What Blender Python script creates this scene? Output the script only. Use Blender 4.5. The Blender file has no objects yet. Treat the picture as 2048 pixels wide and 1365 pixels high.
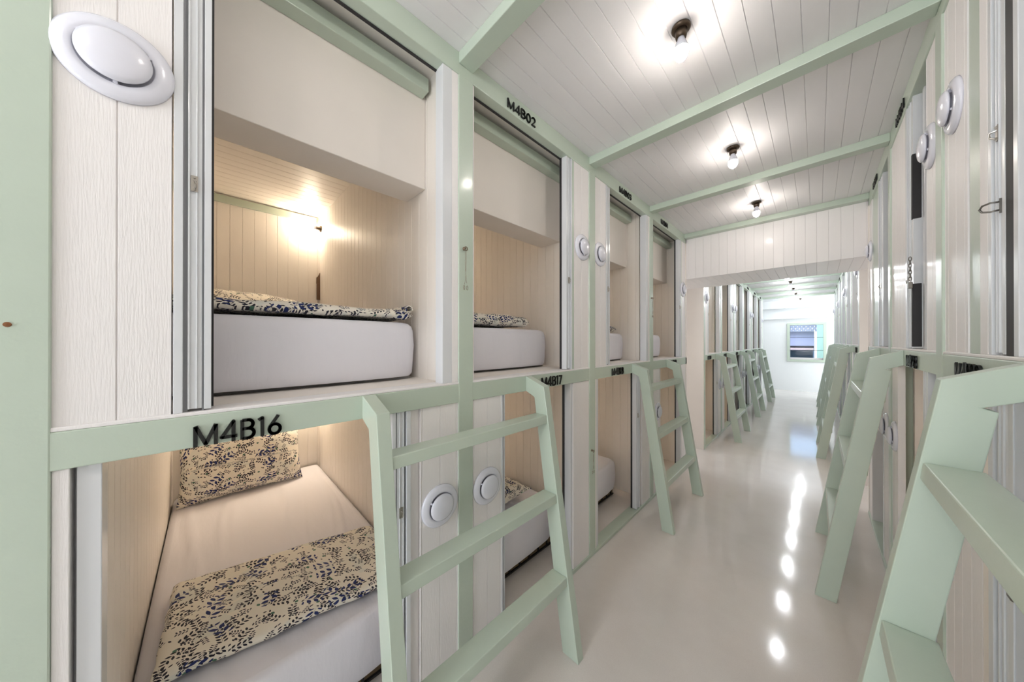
import bpy, bmesh, math, random
from mathutils import Vector, Matrix, noise
random.seed(7)
C = bpy.context.scene.collection
S = bpy.context.scene
R = math.radians
# ---------------------------------------------------------------- camera
cd = bpy.data.cameras.new('camera'); cam = bpy.data.objects.new('camera', cd); C.objects.link(cam)
cam.location = (0.9986, 0, 1.35); cam.rotation_euler = (R(90.1255), 0, R(45.097))
cd.sensor_width = 36; cd.lens = 607.39/2048*36; cd.clip_start = 0.02; cd.clip_end = 200
S.camera = cam
# ---------------------------------------------------------------- world, exposure
w = bpy.data.worlds.new('sky'); S.world = w; w.use_nodes = True
nt = w.node_tree; nt.nodes.clear()
sky = nt.nodes.new('ShaderNodeTexSky'); sky.sky_type = 'NISHITA'; sky.sun_disc = False
sky.sun_elevation = R(50); sky.sun_rotation = R(200)
bg = nt.nodes.new('ShaderNodeBackground'); bg.inputs[1].default_value = 0.22
wo = nt.nodes.new('ShaderNodeOutputWorld')
nt.links.new(sky.outputs[0], bg.inputs[0]); nt.links.new(bg.outputs[0], wo.inputs[0])
S.view_settings.view_transform = 'Standard'; S.view_settings.look = 'None'
S.view_settings.exposure = 1.42; S.view_settings.gamma = 1.0; S.view_settings.use_curve_mapping = False
S.cycles.use_denoising = True; S.cycles.max_bounces = 8; S.cycles.diffuse_bounces = 5; S.cycles.adaptive_threshold = .02
S.cycles.sample_clamp_indirect = 6.0; S.cycles.use_light_tree = True
BULB = 62.0       # radiance of the corridor bulbs
PODB = 135.0       # radiance of the bulbs inside the pods
def area(name, loc, rot, sx, sy, power, col):
    l = bpy.data.lights.new(name, 'AREA'); l.shape = 'RECTANGLE'; l.size = sx; l.size_y = sy
    l.energy = power; l.color = col
    o = bpy.data.objects.new(name, l); C.objects.link(o); o.location = loc; o.rotation_euler = rot; return o
# daylight through the windows of the two end rooms (unseen windows; area lamps stand in for them)
area('window_daylight_end_room', (2.72, 11.2, 1.5), (0, R(90), 0), 1.6, 1.9, 24, (0.86, 0.94, 1.0))
area('window_daylight_entrance', (0.65, -2.9, 1.45), (R(90), 0, 0), 1.15, 1.9, 22, (0.90, 0.95, 1.0))
area('passage_fill_left', (-1.35, 4.02, 1.2), (0, R(-90), 0), 1.6, .6, 2.6, (0.90, 0.94, 1.0))  # added fill lamp, brightens the bulkhead underside; no window stands here
area('passage_fill_right', (2.65, 4.02, 1.2), (0, R(90), 0), 1.6, .6, 2.6, (0.90, 0.94, 1.0))  # matching added fill at the other passage end, also without a window
W = 1.285          # corridor width; the left pod front stands at x = 0, the right one at x = W
ZC = 2.50
# ---------------------------------------------------------------- materials
def newmat(name):
    m = bpy.data.materials.new(name); m.use_nodes = True
    return m, m.node_tree, m.node_tree.nodes['Principled BSDF']
def srgb(r, g, b):
    f = lambda c: (c/255/12.92) if c/255 <= .04045 else ((c/255+.055)/1.055)**2.4
    return (f(r), f(g), f(b), 1)
def setp(b, **k):
    for n, v in k.items():
        n = n.replace('_', ' ')
        if n in b.inputs: b.inputs[n].default_value = v
def paint(name, col, rough=.45, vary=.03, bump=.15, grain=None, scale=9, coat=0, dist=.003):
    m, t, b = newmat(name); N = t.nodes; L = t.links
    setp(b, Roughness=rough)
    if coat: b.inputs['Coat Weight'].default_value = coat; b.inputs['Coat Roughness'].default_value = .12
    tc = N.new('ShaderNodeTexCoord'); mp = N.new('ShaderNodeMapping')
    if grain: mp.inputs['Scale'].default_value = grain
    L.new(tc.outputs['Object'], mp.inputs[0])
    n1 = N.new('ShaderNodeTexNoise'); n1.inputs['Scale'].default_value = scale; n1.inputs['Detail'].default_value = 6
    L.new(mp.outputs[0], n1.inputs[0])
    mx = N.new('ShaderNodeMix'); mx.data_type = 'RGBA'
    mx.inputs[6].default_value = tuple(c*(1-vary) for c in col[:3])+(1,); mx.inputs[7].default_value = tuple(min(1, c*(1+vary)) for c in col[:3])+(1,)
    L.new(n1.outputs[0], mx.inputs[0]); L.new(mx.outputs[2], b.inputs['Base Color'])
    if bump:
        bp = N.new('ShaderNodeBump'); bp.inputs['Strength'].default_value = bump; bp.inputs['Distance'].default_value = dist
        n2 = N.new('ShaderNodeTexNoise'); n2.inputs['Scale'].default_value = scale*6; n2.inputs['Detail'].default_value = 8
        L.new(mp.outputs[0], n2.inputs[0]); L.new(n2.outputs[0], bp.inputs['Height']); L.new(bp.outputs[0], b.inputs['Normal'])
    return m
GREEN = paint('sage_green_gloss_paint', srgb(189, 202, 187), .32, .03, .12, (1, 1, 1), 12, .25)
WHITE = paint('white_painted_wood_board', srgb(239, 235, 234), .42, .015, .28, (9, 9, .8), 7, .1)
INNER = paint('cream_painted_matchboard', srgb(243, 237, 230), .45, .015, .12, (6, 6, 1), 7, .05)
SMOOTH = paint('smooth_white_plaster', srgb(238, 231, 224), .6, .02, .06)
CEIL = paint('white_painted_ceiling_board', srgb(234, 232, 233), .52, .015, .12, (6, .8, 6), 7, 0)
COOLW = paint('cool_white_plaster', srgb(240, 243, 245), .6, .01, .05)
SHEET = paint('white_cotton_sheet', srgb(236, 235, 243), .85, .01, .55, (.3, 1, .3), 1.6, 0, .012)
ALU = paint('powder_coated_aluminium', srgb(219, 221, 224), .28, .01, 0, None, 9, .3)
ALUD = paint('anodised_aluminium_channel', srgb(168, 170, 174), .35, .02, 0)
RUB = paint('black_rubber_seal', srgb(38, 36, 38), .6, .05, 0)
PLAS = paint('white_abs_plastic', srgb(228, 228, 238), .22, .005, 0, None, 9, .4)
PLAD = paint('shaded_grey_plastic_collar', srgb(120, 118, 128), .4, .02, 0)  # shade of the gap behind the disc put into the collar colour
BLACK = paint('black_acrylic_letter', srgb(18, 19, 18), .3, .02, 0)
METAL, _t, _b = newmat('nickel_steel'); setp(_b, Base_Color=srgb(178, 172, 164), Metallic=1.0, Roughness=.28)
BRON, _t, _b = newmat('dark_bronze_lamp_base'); setp(_b, Base_Color=srgb(92, 78, 66), Metallic=.8, Roughness=.35)
BROWN = paint('brown_vinyl_strip', srgb(112, 84, 62), .5, .1, .1)
BASE = paint('dark_bed_base_cloth', srgb(118, 100, 76), .8, .2, .2, None, 14)
GREYC = paint('grey_mattress_underside', srgb(150, 146, 144), .9, .05, .2)
LBLUE = paint('pale_blue_door_leaf', srgb(212, 220, 232), .35, .01, .05, (6, 6, 1), 7, .2)
GLASS, _t, _b = newmat('window_glass'); setp(_b, Base_Color=(1, 1, 1, 1), Roughness=.0, IOR=1.12); _b.inputs['Transmission Weight'].default_value = 1
def bulbmat(name, col, k):
    m, t, b = newmat(name); setp(b, Base_Color=(.9, .9, .9, 1), Roughness=.3)
    b.inputs['Emission Color'].default_value = col; b.inputs['Emission Strength'].default_value = k; return m
LIT = bulbmat('lit_bulb_glass', (1, .925, .86, 1), BULB)
LITC = bulbmat('lit_cool_bulb_glass', (.93, .97, 1, 1), BULB*2.8)
LITP = bulbmat('lit_warm_pod_bulb_glass', (1, .83, .62, 1), PODB)
def floor_mat():
    m, t, b = newmat('polished_resin_floor'); N = t.nodes; L = t.links
    tc = N.new('ShaderNodeTexCoord')
    a = N.new('ShaderNodeTexNoise'); a.inputs['Scale'].default_value = 2.2; a.inputs['Detail'].default_value = 9; a.inputs['Roughness'].default_value = .65
    c = N.new('ShaderNodeTexNoise'); c.inputs['Scale'].default_value = 260; c.inputs['Detail'].default_value = 3
    L.new(tc.outputs['Object'], a.inputs[0]); L.new(tc.outputs['Object'], c.inputs[0])
    m1 = N.new('ShaderNodeMix'); m1.data_type = 'RGBA'; m1.inputs[6].default_value = srgb(208, 200, 194); m1.inputs[7].default_value = srgb(230, 225, 220)
    L.new(a.outputs[0], m1.inputs[0])
    m2 = N.new('ShaderNodeMix'); m2.data_type = 'RGBA'; m2.inputs[0].default_value = .16; m2.blend_type = 'OVERLAY'
    L.new(m1.outputs[2], m2.inputs[6]); L.new(c.outputs[0], m2.inputs[7]); L.new(m2.outputs[2], b.inputs['Base Color'])
    mr = N.new('ShaderNodeMapRange'); mr.inputs[3].default_value = .07; mr.inputs[4].default_value = .13
    L.new(a.outputs[0], mr.inputs[0]); L.new(mr.outputs[0], b.inputs['Roughness'])
    bp = N.new('ShaderNodeBump'); bp.inputs['Strength'].default_value = .02; bp.inputs['Distance'].default_value = .001
    L.new(c.outputs[0], bp.inputs['Height']); L.new(bp.outputs[0], b.inputs['Normal'])
    return m
FLOOR = floor_mat()
def leaf_mat():
    m, t, b = newmat('leaf_print_cotton'); N = t.nodes; L = t.links; setp(b, Roughness=.85)
    uvn = N.new('ShaderNodeUVMap'); uvn.uv_map = 'UVMap'
    def M(op, a, c=None, d=None):
        n = N.new('ShaderNodeMath'); n.operation = op
        for i, v in enumerate((a, c, d)):
            if v is None: continue
            if isinstance(v, (int, float)): n.inputs[i].default_value = v
            else: L.new(v, n.inputs[i])
        return n.outputs[0]
    def cell(scale, off, rnd=.85):
        ad = N.new('ShaderNodeVectorMath'); ad.operation = 'ADD'; ad.inputs[1].default_value = (off, off*.7, 0); L.new(uvn.outputs[0], ad.inputs[0])
        v = N.new('ShaderNodeTexVoronoi'); v.voronoi_dimensions = '2D'; v.inputs['Scale'].default_value = scale; v.inputs['Randomness'].default_value = rnd
        L.new(ad.outputs[0], v.inputs['Vector'])
        sb = N.new('ShaderNodeVectorMath'); sb.operation = 'SUBTRACT'; L.new(ad.outputs[0], sb.inputs[0]); L.new(v.outputs['Position'], sb.inputs[1])
        s1 = N.new('ShaderNodeSeparateXYZ'); L.new(sb.outputs[0], s1.inputs[0])
        s2 = N.new('ShaderNodeSeparateColor'); L.new(v.outputs['Color'], s2.inputs[0])
        an = M('MULTIPLY', s2.outputs[0], 6.283); ca = M('COSINE', an); sa = M('SINE', an)
        u = M('ADD', M('MULTIPLY', s1.outputs[0], ca), M('MULTIPLY', s1.outputs[1], sa))
        w_ = M('SUBTRACT', M('MULTIPLY', s1.outputs[1], ca), M('MULTIPLY', s1.outputs[0], sa))
        return u, w_, s2.outputs[1], s2.outputs[2]
    def ell(x, y, rx, ry):
        # pointed leaf: |y|/ry < 1-(x/rx)^2
        q = M('DIVIDE', x, rx); q = M('SUBTRACT', 1, M('MULTIPLY', q, q))
        return M('GREATER_THAN', M('SUBTRACT', q, M('DIVIDE', M('ABSOLUTE', y), ry)), 0)
    def sprig(scale, off, p, Ln, b0, rx, ry, keep):
        u, v, g, bb = cell(scale, off)
        fr = M('MULTIPLY', M('SUBTRACT', M('FRACT', M('ADD', M('DIVIDE', u, p), 50.0)), .5), p)
        av = M('ABSOLUTE', v); dv = M('SUBTRACT', av, b0)
        c, s = math.cos(R(50)), math.sin(R(50))
        la = M('ADD', M('MULTIPLY', fr, c), M('MULTIPLY', dv, s)); lb = M('SUBTRACT', M('MULTIPLY', dv, c), M('MULTIPLY', fr, s))
        leaf = ell(la, lb, rx, ry)
        stem = M('LESS_THAN', av, .00035)
        body = M('MULTIPLY', M('MAXIMUM', leaf, stem), M('LESS_THAN', M('ABSOLUTE', u), Ln))
        return M('MULTIPLY', body, M('LESS_THAN', g, keep)), bb
    s1, c1 = sprig(15.5, 0.0, .0140, .0250, .0080, .0082, .0038, .78)
    s2, c2 = sprig(22, 3.17, .0090, .0155, .0052, .0051, .0024, .65)
    s4, c4 = sprig(9.5, 8.3, .0235, .034, .0122, .0135, .0062, .65)
    u, v, g, bb = cell(55, 5.5); s3 = M('MULTIPLY', ell(u, v, .0060, .0028), M('LESS_THAN', g, .34))
    u, v, g, bb2 = cell(17, 9.9); s5 = M('MULTIPLY', ell(u, v, .007, .0055), M('LESS_THAN', g, .3))
    base = N.new('ShaderNodeTexNoise'); base.inputs['Scale'].default_value = 9; L.new(uvn.outputs[0], base.inputs[0])
    def mix(fac, a, bcol):
        x = N.new('ShaderNodeMix'); x.data_type = 'RGBA'
        L.new(fac, x.inputs[0])
        if isinstance(a, tuple): x.inputs[6].default_value = a
        else: L.new(a, x.inputs[6])
        x.inputs[7].default_value = bcol; return x.outputs[2]
    col = mix(M('MULTIPLY', M('GREATER_THAN', base.outputs[0], .58), .35), srgb(240, 234, 222), srgb(212, 220, 216))
    col = mix(s3, col, srgb(36, 34, 48)); col = mix(s1, col, srgb(32, 32, 46)); col = mix(s2, col, srgb(50, 48, 60))
    col = mix(s5, col, srgb(78, 116, 98)); col = mix(s4, col, srgb(32, 46, 100))
    L.new(col, b.inputs['Base Color'])
    bp = N.new('ShaderNodeBump'); bp.inputs['Strength'].default_value = .3; bp.inputs['Distance'].default_value = .004
    nn = N.new('ShaderNodeTexNoise'); nn.inputs['Scale'].default_value = 14; L.new(uvn.outputs[0], nn.inputs[0]); L.new(nn.outputs[0], bp.inputs['Height']); L.new(bp.outputs[0], b.inputs['Normal'])
    return m
LEAF = leaf_mat()
# ---------------------------------------------------------------- mesh helpers
class MB:
    def __init__(s): s.v = []; s.f = []; s.m = []; s.uv = None
    def box(s, x0, x1, y0, y1, z0, z1, mi=0):
        if x0 > x1: x0, x1 = x1, x0
        if y0 > y1: y0, y1 = y1, y0
        if z0 > z1: z0, z1 = z1, z0
        n = len(s.v)
        s.v += [(x0,y0,z0),(x1,y0,z0),(x1,y1,z0),(x0,y1,z0),(x0,y0,z1),(x1,y0,z1),(x1,y1,z1),(x0,y1,z1)]
        for q in ((0,3,2,1),(4,5,6,7),(0,1,5,4),(1,2,6,5),(2,3,7,6),(3,0,4,7)): s.f.append(tuple(n+i for i in q)); s.m.append(mi)
        return s
    def poly(s, pts, mi=0):
        n = len(s.v); s.v += [tuple(p) for p in pts]; s.f.append(tuple(range(n, n+len(pts)))); s.m.append(mi); return s
    def prism(s, pts, vec, mi=0):
        n = len(s.v); k = len(pts); v = Vector(vec)
        s.v += [tuple(p) for p in pts] + [tuple(Vector(p)+v) for p in pts]
        s.f.append(tuple(range(n+k-1, n-1, -1))); s.m.append(mi); s.f.append(tuple(range(n+k, n+2*k))); s.m.append(mi)
        for i in range(k):
            j = (i+1) % k; s.f.append((n+i, n+j, n+k+j, n+k+i)); s.m.append(mi)
        return s
    def lathe(s, prof, o=(0,0,0), ax=(0,0,1), seg=32, mi=0):
        # prof: list of (radius, along)
        a = Vector(ax).normalized(); q = a.orthogonal().normalized(); r = a.cross(q); o = Vector(o); n = len(s.v); K = len(prof)
        for (rad, h) in prof:
            for i in range(seg):
                t = 2*math.pi*i/seg; s.v.append(tuple(o + a*h + q*(rad*math.cos(t)) + r*(rad*math.sin(t))))
        for k in range(K-1):
            for i in range(seg):
                j = (i+1) % seg; s.f.append((n+k*seg+i, n+k*seg+j, n+(k+1)*seg+j, n+(k+1)*seg+i)); s.m.append(mi)
        if prof[0][0] > 1e-5: s.f.append(tuple(n+i for i in range(seg-1, -1, -1))); s.m.append(mi)
        if prof[-1][0] > 1e-5: s.f.append(tuple(n+(K-1)*seg+i for i in range(seg))); s.m.append(mi)
        return s
    def tube(s, pts, r, seg=8, mi=0):
        pts = [Vector(p) for p in pts]; n = len(s.v); K = len(pts)
        for k, p in enumerate(pts):
            d = (pts[min(k+1, K-1)] - pts[max(k-1, 0)]).normalized()
            ref = Vector((0.13, 0.21, 0.97)) if abs(d.z) < .9 else Vector((1, .1, 0))
            q = d.cross(ref).normalized(); e = d.cross(q)
            for i in range(seg):
                t = 2*math.pi*i/seg; s.v.append(tuple(p + q*(r*math.cos(t)) + e*(r*math.sin(t))))
        for k in range(K-1):
            for i in range(seg):
                j = (i+1) % seg; s.f.append((n+k*seg+i, n+k*seg+j, n+(k+1)*seg+j, n+(k+1)*seg+i)); s.m.append(mi)
        s.f.append(tuple(n+i for i in range(seg-1, -1, -1))); s.m.append(mi); s.f.append(tuple(n+(K-1)*seg+i for i in range(seg))); s.m.append(mi)
        return s
    def grooved(s, o, u, v, lu, lv, nrm, pitch=.07, off=0.0, gw=.0035, gd=.003, mi=0):
        # board surface: plane o + a*u + b*v, grooves run along v at every pitch of u; nrm points out of the boards
        o, u, v, nrm = Vector(o), Vector(u), Vector(v), Vector(nrm)
        a = 0.0; prof = [(0.0, 0.0)]; g = off % pitch
        if g < gw: g += pitch
        while g < lu - gw:
            prof += [(g-gw/2, 0), (g, -gd), (g+gw/2, 0)]; g += pitch
        prof.append((lu, 0)); n = len(s.v)
        for (a, d) in prof:
            s.v.append(tuple(o+u*a+nrm*d)); s.v.append(tuple(o+u*a+nrm*d+v*lv))
        flip = u.cross(v).dot(nrm) < 0
        for i in range(len(prof)-1):
            q = (n+2*i, n+2*i+2, n+2*i+3, n+2*i+1); s.f.append(q[::-1] if flip else q); s.m.append(mi)
        return s
    def build(s, name, mat, parent=None, bev=0, smooth=False, seg=2):
        me = bpy.data.meshes.new(name); me.from_pydata(s.v, [], s.f)
        mats = mat if isinstance(mat, (list, tuple)) else [mat]
        for x in mats: me.materials.append(x)
        me.polygons.foreach_set('material_index', s.m)
        if smooth: me.polygons.foreach_set('use_smooth', [True]*len(me.polygons))
        me.update()
        o = bpy.data.objects.new(name, me); C.objects.link(o)
        if parent: o.parent = parent; 
        if bev:
            b = o.modifiers.new('b', 'BEVEL'); b.width = bev; b.segments = seg; b.limit_method = 'ANGLE'; b.angle_limit = R(40)
            b.harden_normals = False
        if smooth == 'auto' or (smooth and bev): pass
        return o
def tag(o, label=None, cat=None, group=None, kind=None):
    if label: o['label'] = label
    if cat: o['category'] = cat
    if group: o['group'] = group
    if kind: o['kind'] = kind
    return o
def empty(name, loc=(0,0,0), rz=0, sx=1):
    o = bpy.data.objects.new(name, None); C.objects.link(o); o.location = loc; o.rotation_euler = (0,0,rz); o.empty_display_size = .05; return o
def struct(name, mb, mat, **k):
    o = mb.build(name, mat, **k); o['kind'] = 'structure'; return o
def copy_tree(o, parent=None):
    c = o.copy(); C.objects.link(c)
    if parent: c.parent = parent
    for ch in o.children: copy_tree(ch, c)
    return c
def sX(side, d): return -d if side == 'L' else W + d
TR = [0]
def trim(mb, mat=GREEN, bev=.0025):
    TR[0] += 1; return struct('trim_%d' % TR[0], mb, mat, bev=bev)
# ---------------------------------------------------------------- layout
PITCH = .9755
P1 = [-2.19, -1.216, -.2475, .733, 1.711, 2.685, 3.66]      # post centres, first section (the camera stands at y = 0)
P2 = [4.42 + PITCH*k for k in range(7)]            # second section
Y1A, Y1B = -2.225, 3.68                            # first block
Y2A, Y2B = 4.385, P2[-1]+.035
MB_L, MT_L = 1.109, 1.1815                         # mid beam, left
MB_R, MT_R = 1.237, 1.310                          # mid beam, right (its upper pods stand higher)
HB = 2.412                                         # header bottom
DEP = 1.96                                         # depth of the pods
# floor
fl = MB(); fl.box(-3.2, 4.5, -3.2, 12.2, -.12, 0)
struct('floor', fl, FLOOR)
# ceiling boards, grooves run along y
cl = MB(); cl.grooved((-.12, -3.1, ZC), (1,0,0), (0,1,0), W+.24, 6.8, (0,0,-1), .07, .052+.12)
cl.grooved((-.12, 4.36, ZC), (1,0,0), (0,1,0), W+.24, 6.2, (0,0,-1), .07, .052+.12)
cl.box(-3.2, 4.5, -3.2, 12.2, ZC+.02, ZC+.1)
struct('ceiling', cl, CEIL)
# bulkhead over the cross passage
bk = MB(); BZ = 2.026
bk.grooved((-1.4, 3.667, BZ), (1,0,0), (0,0,1), 4.1, ZC-BZ, (0,-1,0), .07, .02)
bk.grooved((-1.4, 3.667, BZ), (1,0,0), (0,1,0), 4.1, .72, (0,0,-1), .07, .02)
bk.box(-1.4, 2.7, 3.6705, 4.385, BZ+.003, ZC)
struct('wall_bulkhead', bk, WHITE)
# closed ends of the building
we = MB(); we.box(-3.2, 4.5, -3.2, -3.08, 0, ZC)
struct('wall_back', we, SMOOTH)
we = MB(); we.box(-2.6, -1.4, 3.6, 4.5, 0, BZ+.1); we.box(2.7, 3.9, 3.6, 4.5, 0, BZ+.1)
struct('wall_passage', we, SMOOTH)
# ---------------------------------------------------------------- pod fronts
def beams(side, ya, yb, mb_, mt_):
    sg = 1
    m = MB(); m.box(sX(side, 0), sX(side, .06), ya, yb, HB, ZC); trim(m)                 # header
    m = MB(); m.box(sX(side, .046), sX(side, .056), ya, yb, HB-.004, HB+.006); trim(m, RUB, 0)
    m = MB(); m.box(sX(side, 0), sX(side, .07), ya, yb, mb_, mt_); trim(m)               # mid beam
    m = MB(); m.box(sX(side, .001), sX(side, .07), ya, yb, mt_, mt_+.0085); trim(m, WHITE, .002)   # white sill lip
    m = MB(); m.box(sX(side, -.003), sX(side, .072), ya, yb, 0, .022); trim(m)           # kerb
beams('L', Y1A, Y1B, MB_L, MT_L); beams('R', Y1A, Y1B, MB_R, MT_R)
beams('L', Y2A, Y2B, MB_L, MT_L); beams('R', Y2A, Y2B, MB_R, MT_R)
def post(side, ya, yb, full=True):
    m = MB(); m.box(sX(side, -.001), sX(side, .075), ya, yb, 0, HB); trim(m)
for sd in 'LR':
    for k, p in enumerate(P1[:-1]):
        if k == 2: post(sd, -.30, -.2075)
        elif k == 5: post(sd, 2.65, 2.72)
        else: post(sd, p-.035, p+.035)
    for p in P2: post(sd, p-.035, p+.035)
# ceiling beams
for y in (-2.225, -1.25, -.28, .698, 1.673, 2.643, 3.596) : m = MB(); m.box(0, W, y, y+.07, 2.454, ZC); trim(m)
for p in P2[0:]: m = MB(); m.box(0, W, p-.035, p+.035, 2.454, ZC); trim(m)
# pod shells
PN = [0]
def shell(side, ya, yb, z0, z1, zc2=None, depth=DEP):
    """ya, yb: inner side walls; z0 floor, z1 ceiling; zc2 lower rear ceiling (upper pods)"""
    PN[0] += 1; s = 1 if side == 'R' else -1
    d0 = .075; x0 = sX(side, d0); n = (-s, 0, 0); ci = MB()
    m = MB(); m.grooved((x0, ya, z0), (s,0,0), (0,0,1), depth-d0, z1-z0, (0,1,0), .07, .03); m.box(x0, sX(side, depth), ya-.001-.003, ya-.068, z0, z1)
    struct('wall_pod_near_%d' % PN[0], m, INNER)
    m = MB(); m.grooved((x0, yb, z0), (s,0,0), (0,0,1), depth-d0, z1-z0, (0,-1,0), .07, .03); m.box(x0, sX(side, depth), yb+.004, yb+.068, z0, z1)
    struct('wall_pod_far_%d' % PN[0], m, INNER)
    m = MB(); m.grooved((sX(side, depth), ya, z0), (0,1,0), (0,0,1), yb-ya, z1-z0, n, .0675, .0); m.box(sX(side, depth+.004), sX(side, depth+.03), ya-.068, yb+.068, z0, z1)
    struct('wall_pod_back_%d' % PN[0], m, INNER)
    ci.box(sX(side, .05), sX(side, depth+.03), ya-.068, yb+.068, z1, z1+.02)
    if zc2:
        ci.grooved((sX(side, .36), ya, zc2), (s,0,0), (0,1,0), depth-.36, yb-ya, (0,0,-1), .07, .03)
        ci.box(sX(side, .36), sX(side, depth), ya, yb, zc2+.004, zc2+.02)
    struct('ceiling_pod_%d' % PN[0], ci, INNER)
    f = MB(); f.box(sX(side, .07), sX(side, depth+.03), ya-.068, yb+.068, z0-.02, z0)
    struct('floor_pod_%d' % PN[0], f, FLOOR if z0 < .5 else SMOOTH)
    if zc2:      # duct box across the mouth of the pod and its green rail, green cornice at the back
        b = MB(); b.box(sX(side, .19), sX(side, .36), ya, yb, 2.005, z1)
        TR[0] += 1; struct('trim_%d' % TR[0], b, SMOOTH, bev=.003)
        b = MB(); b.box(sX(side, .135), sX(side, .19), ya, yb-.015, 2.385, 2.440); trim(b)
        b = MB(); b.box(sX(side, depth-.02), sX(side, depth), ya, yb-.03, zc2-.062, zc2-.012); trim(b)
DN = [0]
def panel(side, ya, yb, z0, z1, off=None):
    """painted board between a post and the door opening"""
    s = 1 if side == 'R' else -1
    m = MB(); x = sX(side, .006)
    m.grooved((x, ya, z0), (0,1,0), (0,0,1), yb-ya, z1-z0, (-s,0,0), .074, (yb-ya)/2 if off is None else off)
    m.box(sX(side, .0095), sX(side, .03), ya, yb, z0, z1)
    m.box(sX(side, .0055), sX(side, .0096), ya, ya+.0015, z0, z1); m.box(sX(side, .0055), sX(side, .0096), yb-.0015, yb, z0, z1)
    TR[0] += 1; struct('wall_board_%d' % TR[0], m, WHITE)
def hasp(parent, x, y, z, s):
    """small steel catch: plate, two screws and a bent tongue; s points into the room"""
    m = MB(); m.box(x, x+s*.003, y-.006, y+.006, z-.018, z+.018)
    m.lathe([(.0022, 0), (.002, .003)], (x+s*.003, y, z+.013), (s, 0, 0), 8); m.lathe([(.0022, 0), (.002, .003)], (x+s*.003, y, z-.014), (s, 0, 0), 8)
    m.tube([(x+s*.003, y, z+.006), (x+s*.012, y+.002, z+.003), (x+s*.011, y+.002, z-.008), (x+s*.004, y, z-.012)], .002, 6)
    return m.build('latch', METAL, parent, bev=0, smooth=False)
def door(side, ya, yb, z0, z1, lead, latch=None, leaf=None):
    """aluminium stile stack of a sliding door standing between ya and yb. lead: 'far' when the leading edge faces +y."""
    DN[0] += 1; s = -1 if side == 'R' else 1
    e = empty('door_%d' % DN[0], (sX(side, 0), (ya+yb)/2, z0)); e['kind'] = 'structure'
    def L(m, name, mat, bev=.001):
        # local coordinates
        m.v = [(v[0]-e.location.x, v[1]-e.location.y, v[2]-e.location.z) for v in m.v]
        return m.build(name, mat, e, bev=bev)
    w_ = yb-ya
    def y(t): return ya + w_*t if lead == 'far' else yb - w_*t
    m = MB(); m.box(sX(side, .004), sX(side, .05), y(0), y(.24), z0, z1)
    L(m, 'frame', ALU)
    m = MB(); m.box(sX(side, .018), sX(side, .05), y(.24), y(.36), z0, z1); m.box(sX(side, .016), sX(side, .05), y(.74), y(.80), z0, z1); L(m, 'channel', ALUD, 0)
    m = MB(); m.box(sX(side, .010), sX(side, .05), y(.36), y(.74), z0+.006, z1); m.box(sX(side, .007), sX(side, .012), y(.36), y(.42), z0+.006, z1)
    m.box(sX(side, .007), sX(side, .012), y(.58), y(.62), z0+.006, z1); L(m, 'stile', ALU)
    m = MB(); m.box(sX(side, .008), sX(side, .052), y(.80), y(1), z0+.003, z1); L(m, 'leading_edge', ALU)
    m = MB(); m.box(sX(side, .040), sX(side, .052), y(1), y(1)+(.004 if lead == 'far' else -.004), z0+.003, z1); L(m, 'seal', RUB, 0)
    if latch:
        h = hasp(e, 0, 0, 0, s); h.location = (sX(side, .009)-e.location.x, y(.53)-e.location.y, latch-z0)
    if leaf:
        m = MB(); m.box(sX(side, .010), sX(side, .032), leaf[0], leaf[1], z0+.003, z1); L(m, 'leaf', leaf[2])
    return e
def strip(side, ya, yb, z0, z1, mat, d0=0.004, d1=.06, nm=None):
    m = MB(); m.box(sX(side, d0), sX(side, d1), ya, yb, z0, z1)
    return trim(m, mat, .0015)
ZUL, ZUR = MT_L+.0085, MT_R+.0085
def inner(a, b): return (a+.073, b-.073)
def U(side):  return (MT_L if side == 'L' else MT_R) + .0085
def Lz(side): return MB_L if side == 'L' else MB_R
def upper(side, pa, pb, kind, z0=None, latch=1.71, half=.035, first=True):
    z0 = U(side); ea, eb = pa+half, pb-half
    shell(side, pa+.075, pb-.075, z0, 2.462, 2.392)
    dz = z0-1.19
    if kind == 'A':      # board and door stack on the near side, channel on the far side
        panel(side, ea, ea+.148, z0, HB)
        door(side, ea+.151, ea+.211, z0, HB, 'far', latch+dz)
        strip(side, eb-.071, eb-.029, z0, HB, ALU, .004, .055)
        strip(side, eb-.029, eb, z0, HB, WHITE)
    else:
        strip(side, ea, ea+.009, z0, HB, WHITE)
        door(side, eb-.236, eb-.182, z0, HB, 'near', latch+dz)
        strip(side, eb-.182, eb-.165, z0, HB, GREEN)
        panel(side, eb-.165, eb, z0, HB)
def lower(side, pa, pb, kind, latch=.763, half=.035):
    z1 = Lz(side); z0 = .022; ea, eb = pa+half, pb-half
    shell(side, pa+.075, pb-.075, z0, z1+.012)
    if kind == 'B':
        strip(side, ea, ea+.02, z0, z1, WHITE)
        strip(side, ea+.02, ea+.026, z0, z1, ALUD, .03, .06)  # grey strip stands in for the shadow between edge strip and frame
        strip(side, ea+.026, ea+.056, z0, z1, ALU, .012, .06)
        door(side, eb-.262, eb-.198, z0, z1, 'near', latch)
        strip(side, eb-.198, eb-.16, z0, z1, WHITE, .02, .06)
        panel(side, eb-.16, eb, z0, z1)
    else:
        panel(side, ea, ea+.166, z0, z1)
        door(side, ea+.166, ea+.19, z0, z1, 'far', None)
        strip(side, eb-.205, eb-.19, z0, z1, RUB, .052, .06)
        strip(side, eb-.19, eb-.172, z0, z1, ALU, .01, .06)
        strip(side, eb-.172, eb, z0, z1, WHITE, .004, .06)
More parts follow.
